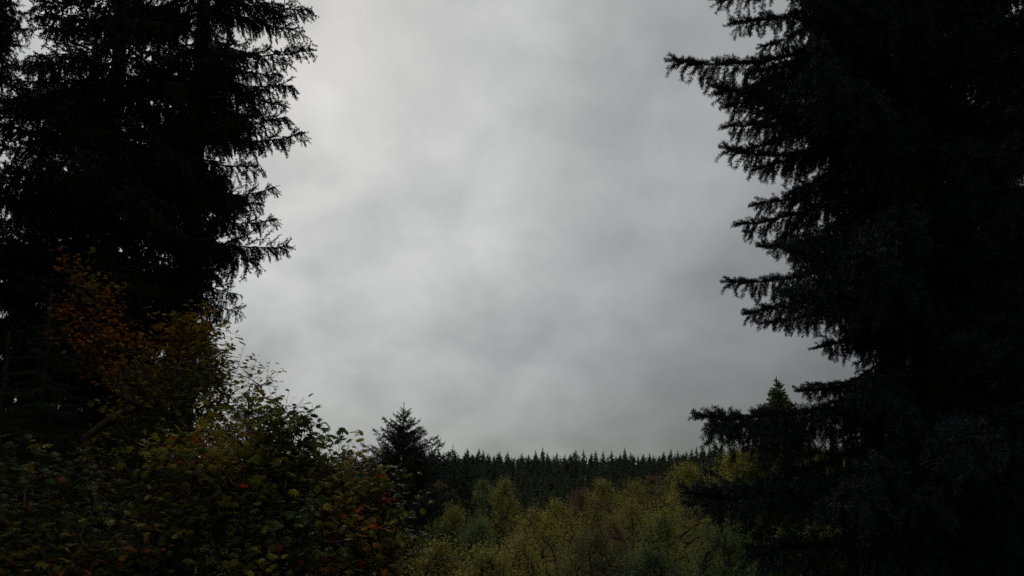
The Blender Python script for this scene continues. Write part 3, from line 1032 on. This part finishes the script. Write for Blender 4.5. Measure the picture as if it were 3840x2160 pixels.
alder('slim yellow-olive alder with a pointed top in front of the forest slope', 61, 505, 478, 40, 1.5, 8, [AO, AY, AB], [4, 3, 1])
alder('rounded yellow alder between two pointed ones at the foot of the slope', 62, 556, 497, 38, 2.0, 7, [AY, AO], [4, 2])
alder('yellowish alder with dark upright stem below the middle of the ridge', 63, 602, 479, 43, 2.3, 8, [AO, AB, AY], [3, 2, 3])
alder('brown-olive alder crown beside the bright rounded one', 64, 634, 477, 46, 2.3, 8, [AB, AO], [3, 2])
alder('bright rounded yellow-green alder just clear of the blue spruce bough', 65, 686, 462, 38, 2.7, 8, [AY, AO, AG], [4, 2, 1], n=700)
alder('brightest yellow alder seen under the long blue spruce bough', 66, 734, 446, 40, 2.6, 9, [AY, AY, AO], [4, 2, 1], n=700)
alder('tall yellow-green alder behind the hanging twigs of the blue spruce', 67, 770, 434, 43, 2.8, 9, [AY, AO], [3, 2], n=700)
alder('yellow-olive alder glimpsed between the blue spruce boughs at their inner ends', 82, 828, 448, 36, 2.4, 9, [AO, AY], [3, 2], n=460)
alder('greenish alder near the foot of the lone fir', 68, 452, 505, 37, 2.0, 6, [AO, AG], [3, 2])
alder('deep green rounded alder in front of the greenish one', 69, 478, 516, 33, 1.7, 6, [AG, AD], [3, 2])
alder('yellow alder in the middle of the thicket, lower than its neighbours', 70, 535, 508, 34, 2.1, 7, [AY, AO], [3, 2])
alder('fresh green poplar with pale glinting leaves in front of the alders', 71, 662, 512, 25, 2.0, 6, [AG, AO, AD], [4, 2, 1], name='poplar_tree', size=0.09)
alder('brown-olive alder low in the thicket at the bottom edge', 72, 520, 536, 23, 1.7, 5, [AB, AO], [2, 3])
alder('yellow-brown alder at the bottom edge beside the maples', 73, 440, 538, 22, 1.6, 5, [AB, AO, AY], [3, 3, 1])
alder('thin yellow-brown willow shrub at the edge of the red-tipped maple', 74, 391, 524, 16, 0.6, 3, [AB, AY], [3, 2], n=120, per=14, size=0.06, name='willow_shrub', category='shrub', twig=0.35)
alder('dark green bushy alder at the bottom of the thicket', 75, 596, 530, 23, 2.3, 5, [ADK, ABR, AD], [4, 1, 1])  # dark green, with the shade low in the thicket put into the leaf colours
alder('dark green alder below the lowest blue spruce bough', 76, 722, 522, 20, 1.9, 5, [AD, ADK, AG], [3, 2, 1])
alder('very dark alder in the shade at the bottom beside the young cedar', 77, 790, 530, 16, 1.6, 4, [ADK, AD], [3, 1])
alder('reddish-brown bush in the middle of the alder thicket', 78, 612, 514, 31, 1.3, 5, [ABR, AB], [4, 1], n=260)
alder('olive alder filling the thicket behind the green poplar', 79, 632, 500, 33, 2.0, 6, [AO, AB], [3, 1])
alder('shaded dark green alder at the bottom edge in front of the poplar', 80, 652, 546, 19, 1.9, 4, [ADK, AD], [3, 1])  # shade painted into the leaves by the darkest palette colours
alder('olive-brown alder squeezed between the thicket and the dark firs', 81, 487, 545, 19, 1.4, 4, [AO, AB], [2, 1])
alder('small rust-brown tree on the slope beside the lone fir', 83, 438, 479, 72, 2.2, 5, [ABR, AB], [4, 1], n=220, size=0.13)
alder('small olive tree among the dark conifers of the slope', 84, 482, 479, 78, 1.2, 2.6, [AG, AO], [2, 1], n=110, size=0.12)
alder('dull reddish tree on the slope above the yellow alders', 85, 583, 487, 66, 2.4, 5, [ABR, AB], [5, 1], n=240, size=0.13)
alder('reddish-brown tree behind the bright rounded alder', 86, 652, 476, 62, 2.3, 5, [ABR, AB], [5, 1], n=240, size=0.13)


def bare_shrub(label, seed, px, d, y_top, n):
    """leafless shrub: a handful of pale forked stems from one foot"""
    r = np.random.default_rng(seed)
    top = at(px, y_top, d)
    b = np.array([top[0], top[1], 0.0])
    b[2] = ground_z(b[0], b[1])
    h = top[2] - b[2]
    tree = thing('bare_shrub', tuple(b), label, 'shrub')
    for k in range(n):
        az = r.uniform(0, 6.28)
        lean = r.uniform(0.1, 0.5)
        hh = h * r.uniform(0.8, 1.05)
        ts = np.linspace(0, 1, 10)
        P = np.stack([lean * math.cos(az) * ts ** 1.6 + np.cumsum(r.normal(0, .02, 10)), lean * math.sin(az) * ts ** 1.6, hh * ts - 0.1], -1)
        V, F = polytube(P, 0.022 * (1 - 0.8 * ts) + 0.002, 5)
        A, B = [], []
        for q in range(9):
            f = r.uniform(0.55, 0.98)
            p = np.array([np.interp(f, ts, P[:, c]) for c in range(3)])
            e = p + np.array([r.normal(0, 0.22), r.normal(0, 0.22), r.uniform(0.15, 0.5)])
            A.append(p); B.append(e)
        V2, F2 = tubes(A, B, 0.007, 0.003, 4)
        obj('stem', mesh_np('bare_stem', np.concatenate([V, V2]), [F, F2 + len(V)], [M_PALE], smooth=True), tree)
    return tree


bare_shrub('leafless shrub of pale thin stems between the dark firs and the alders', 91, 432, 24, 521, 6)
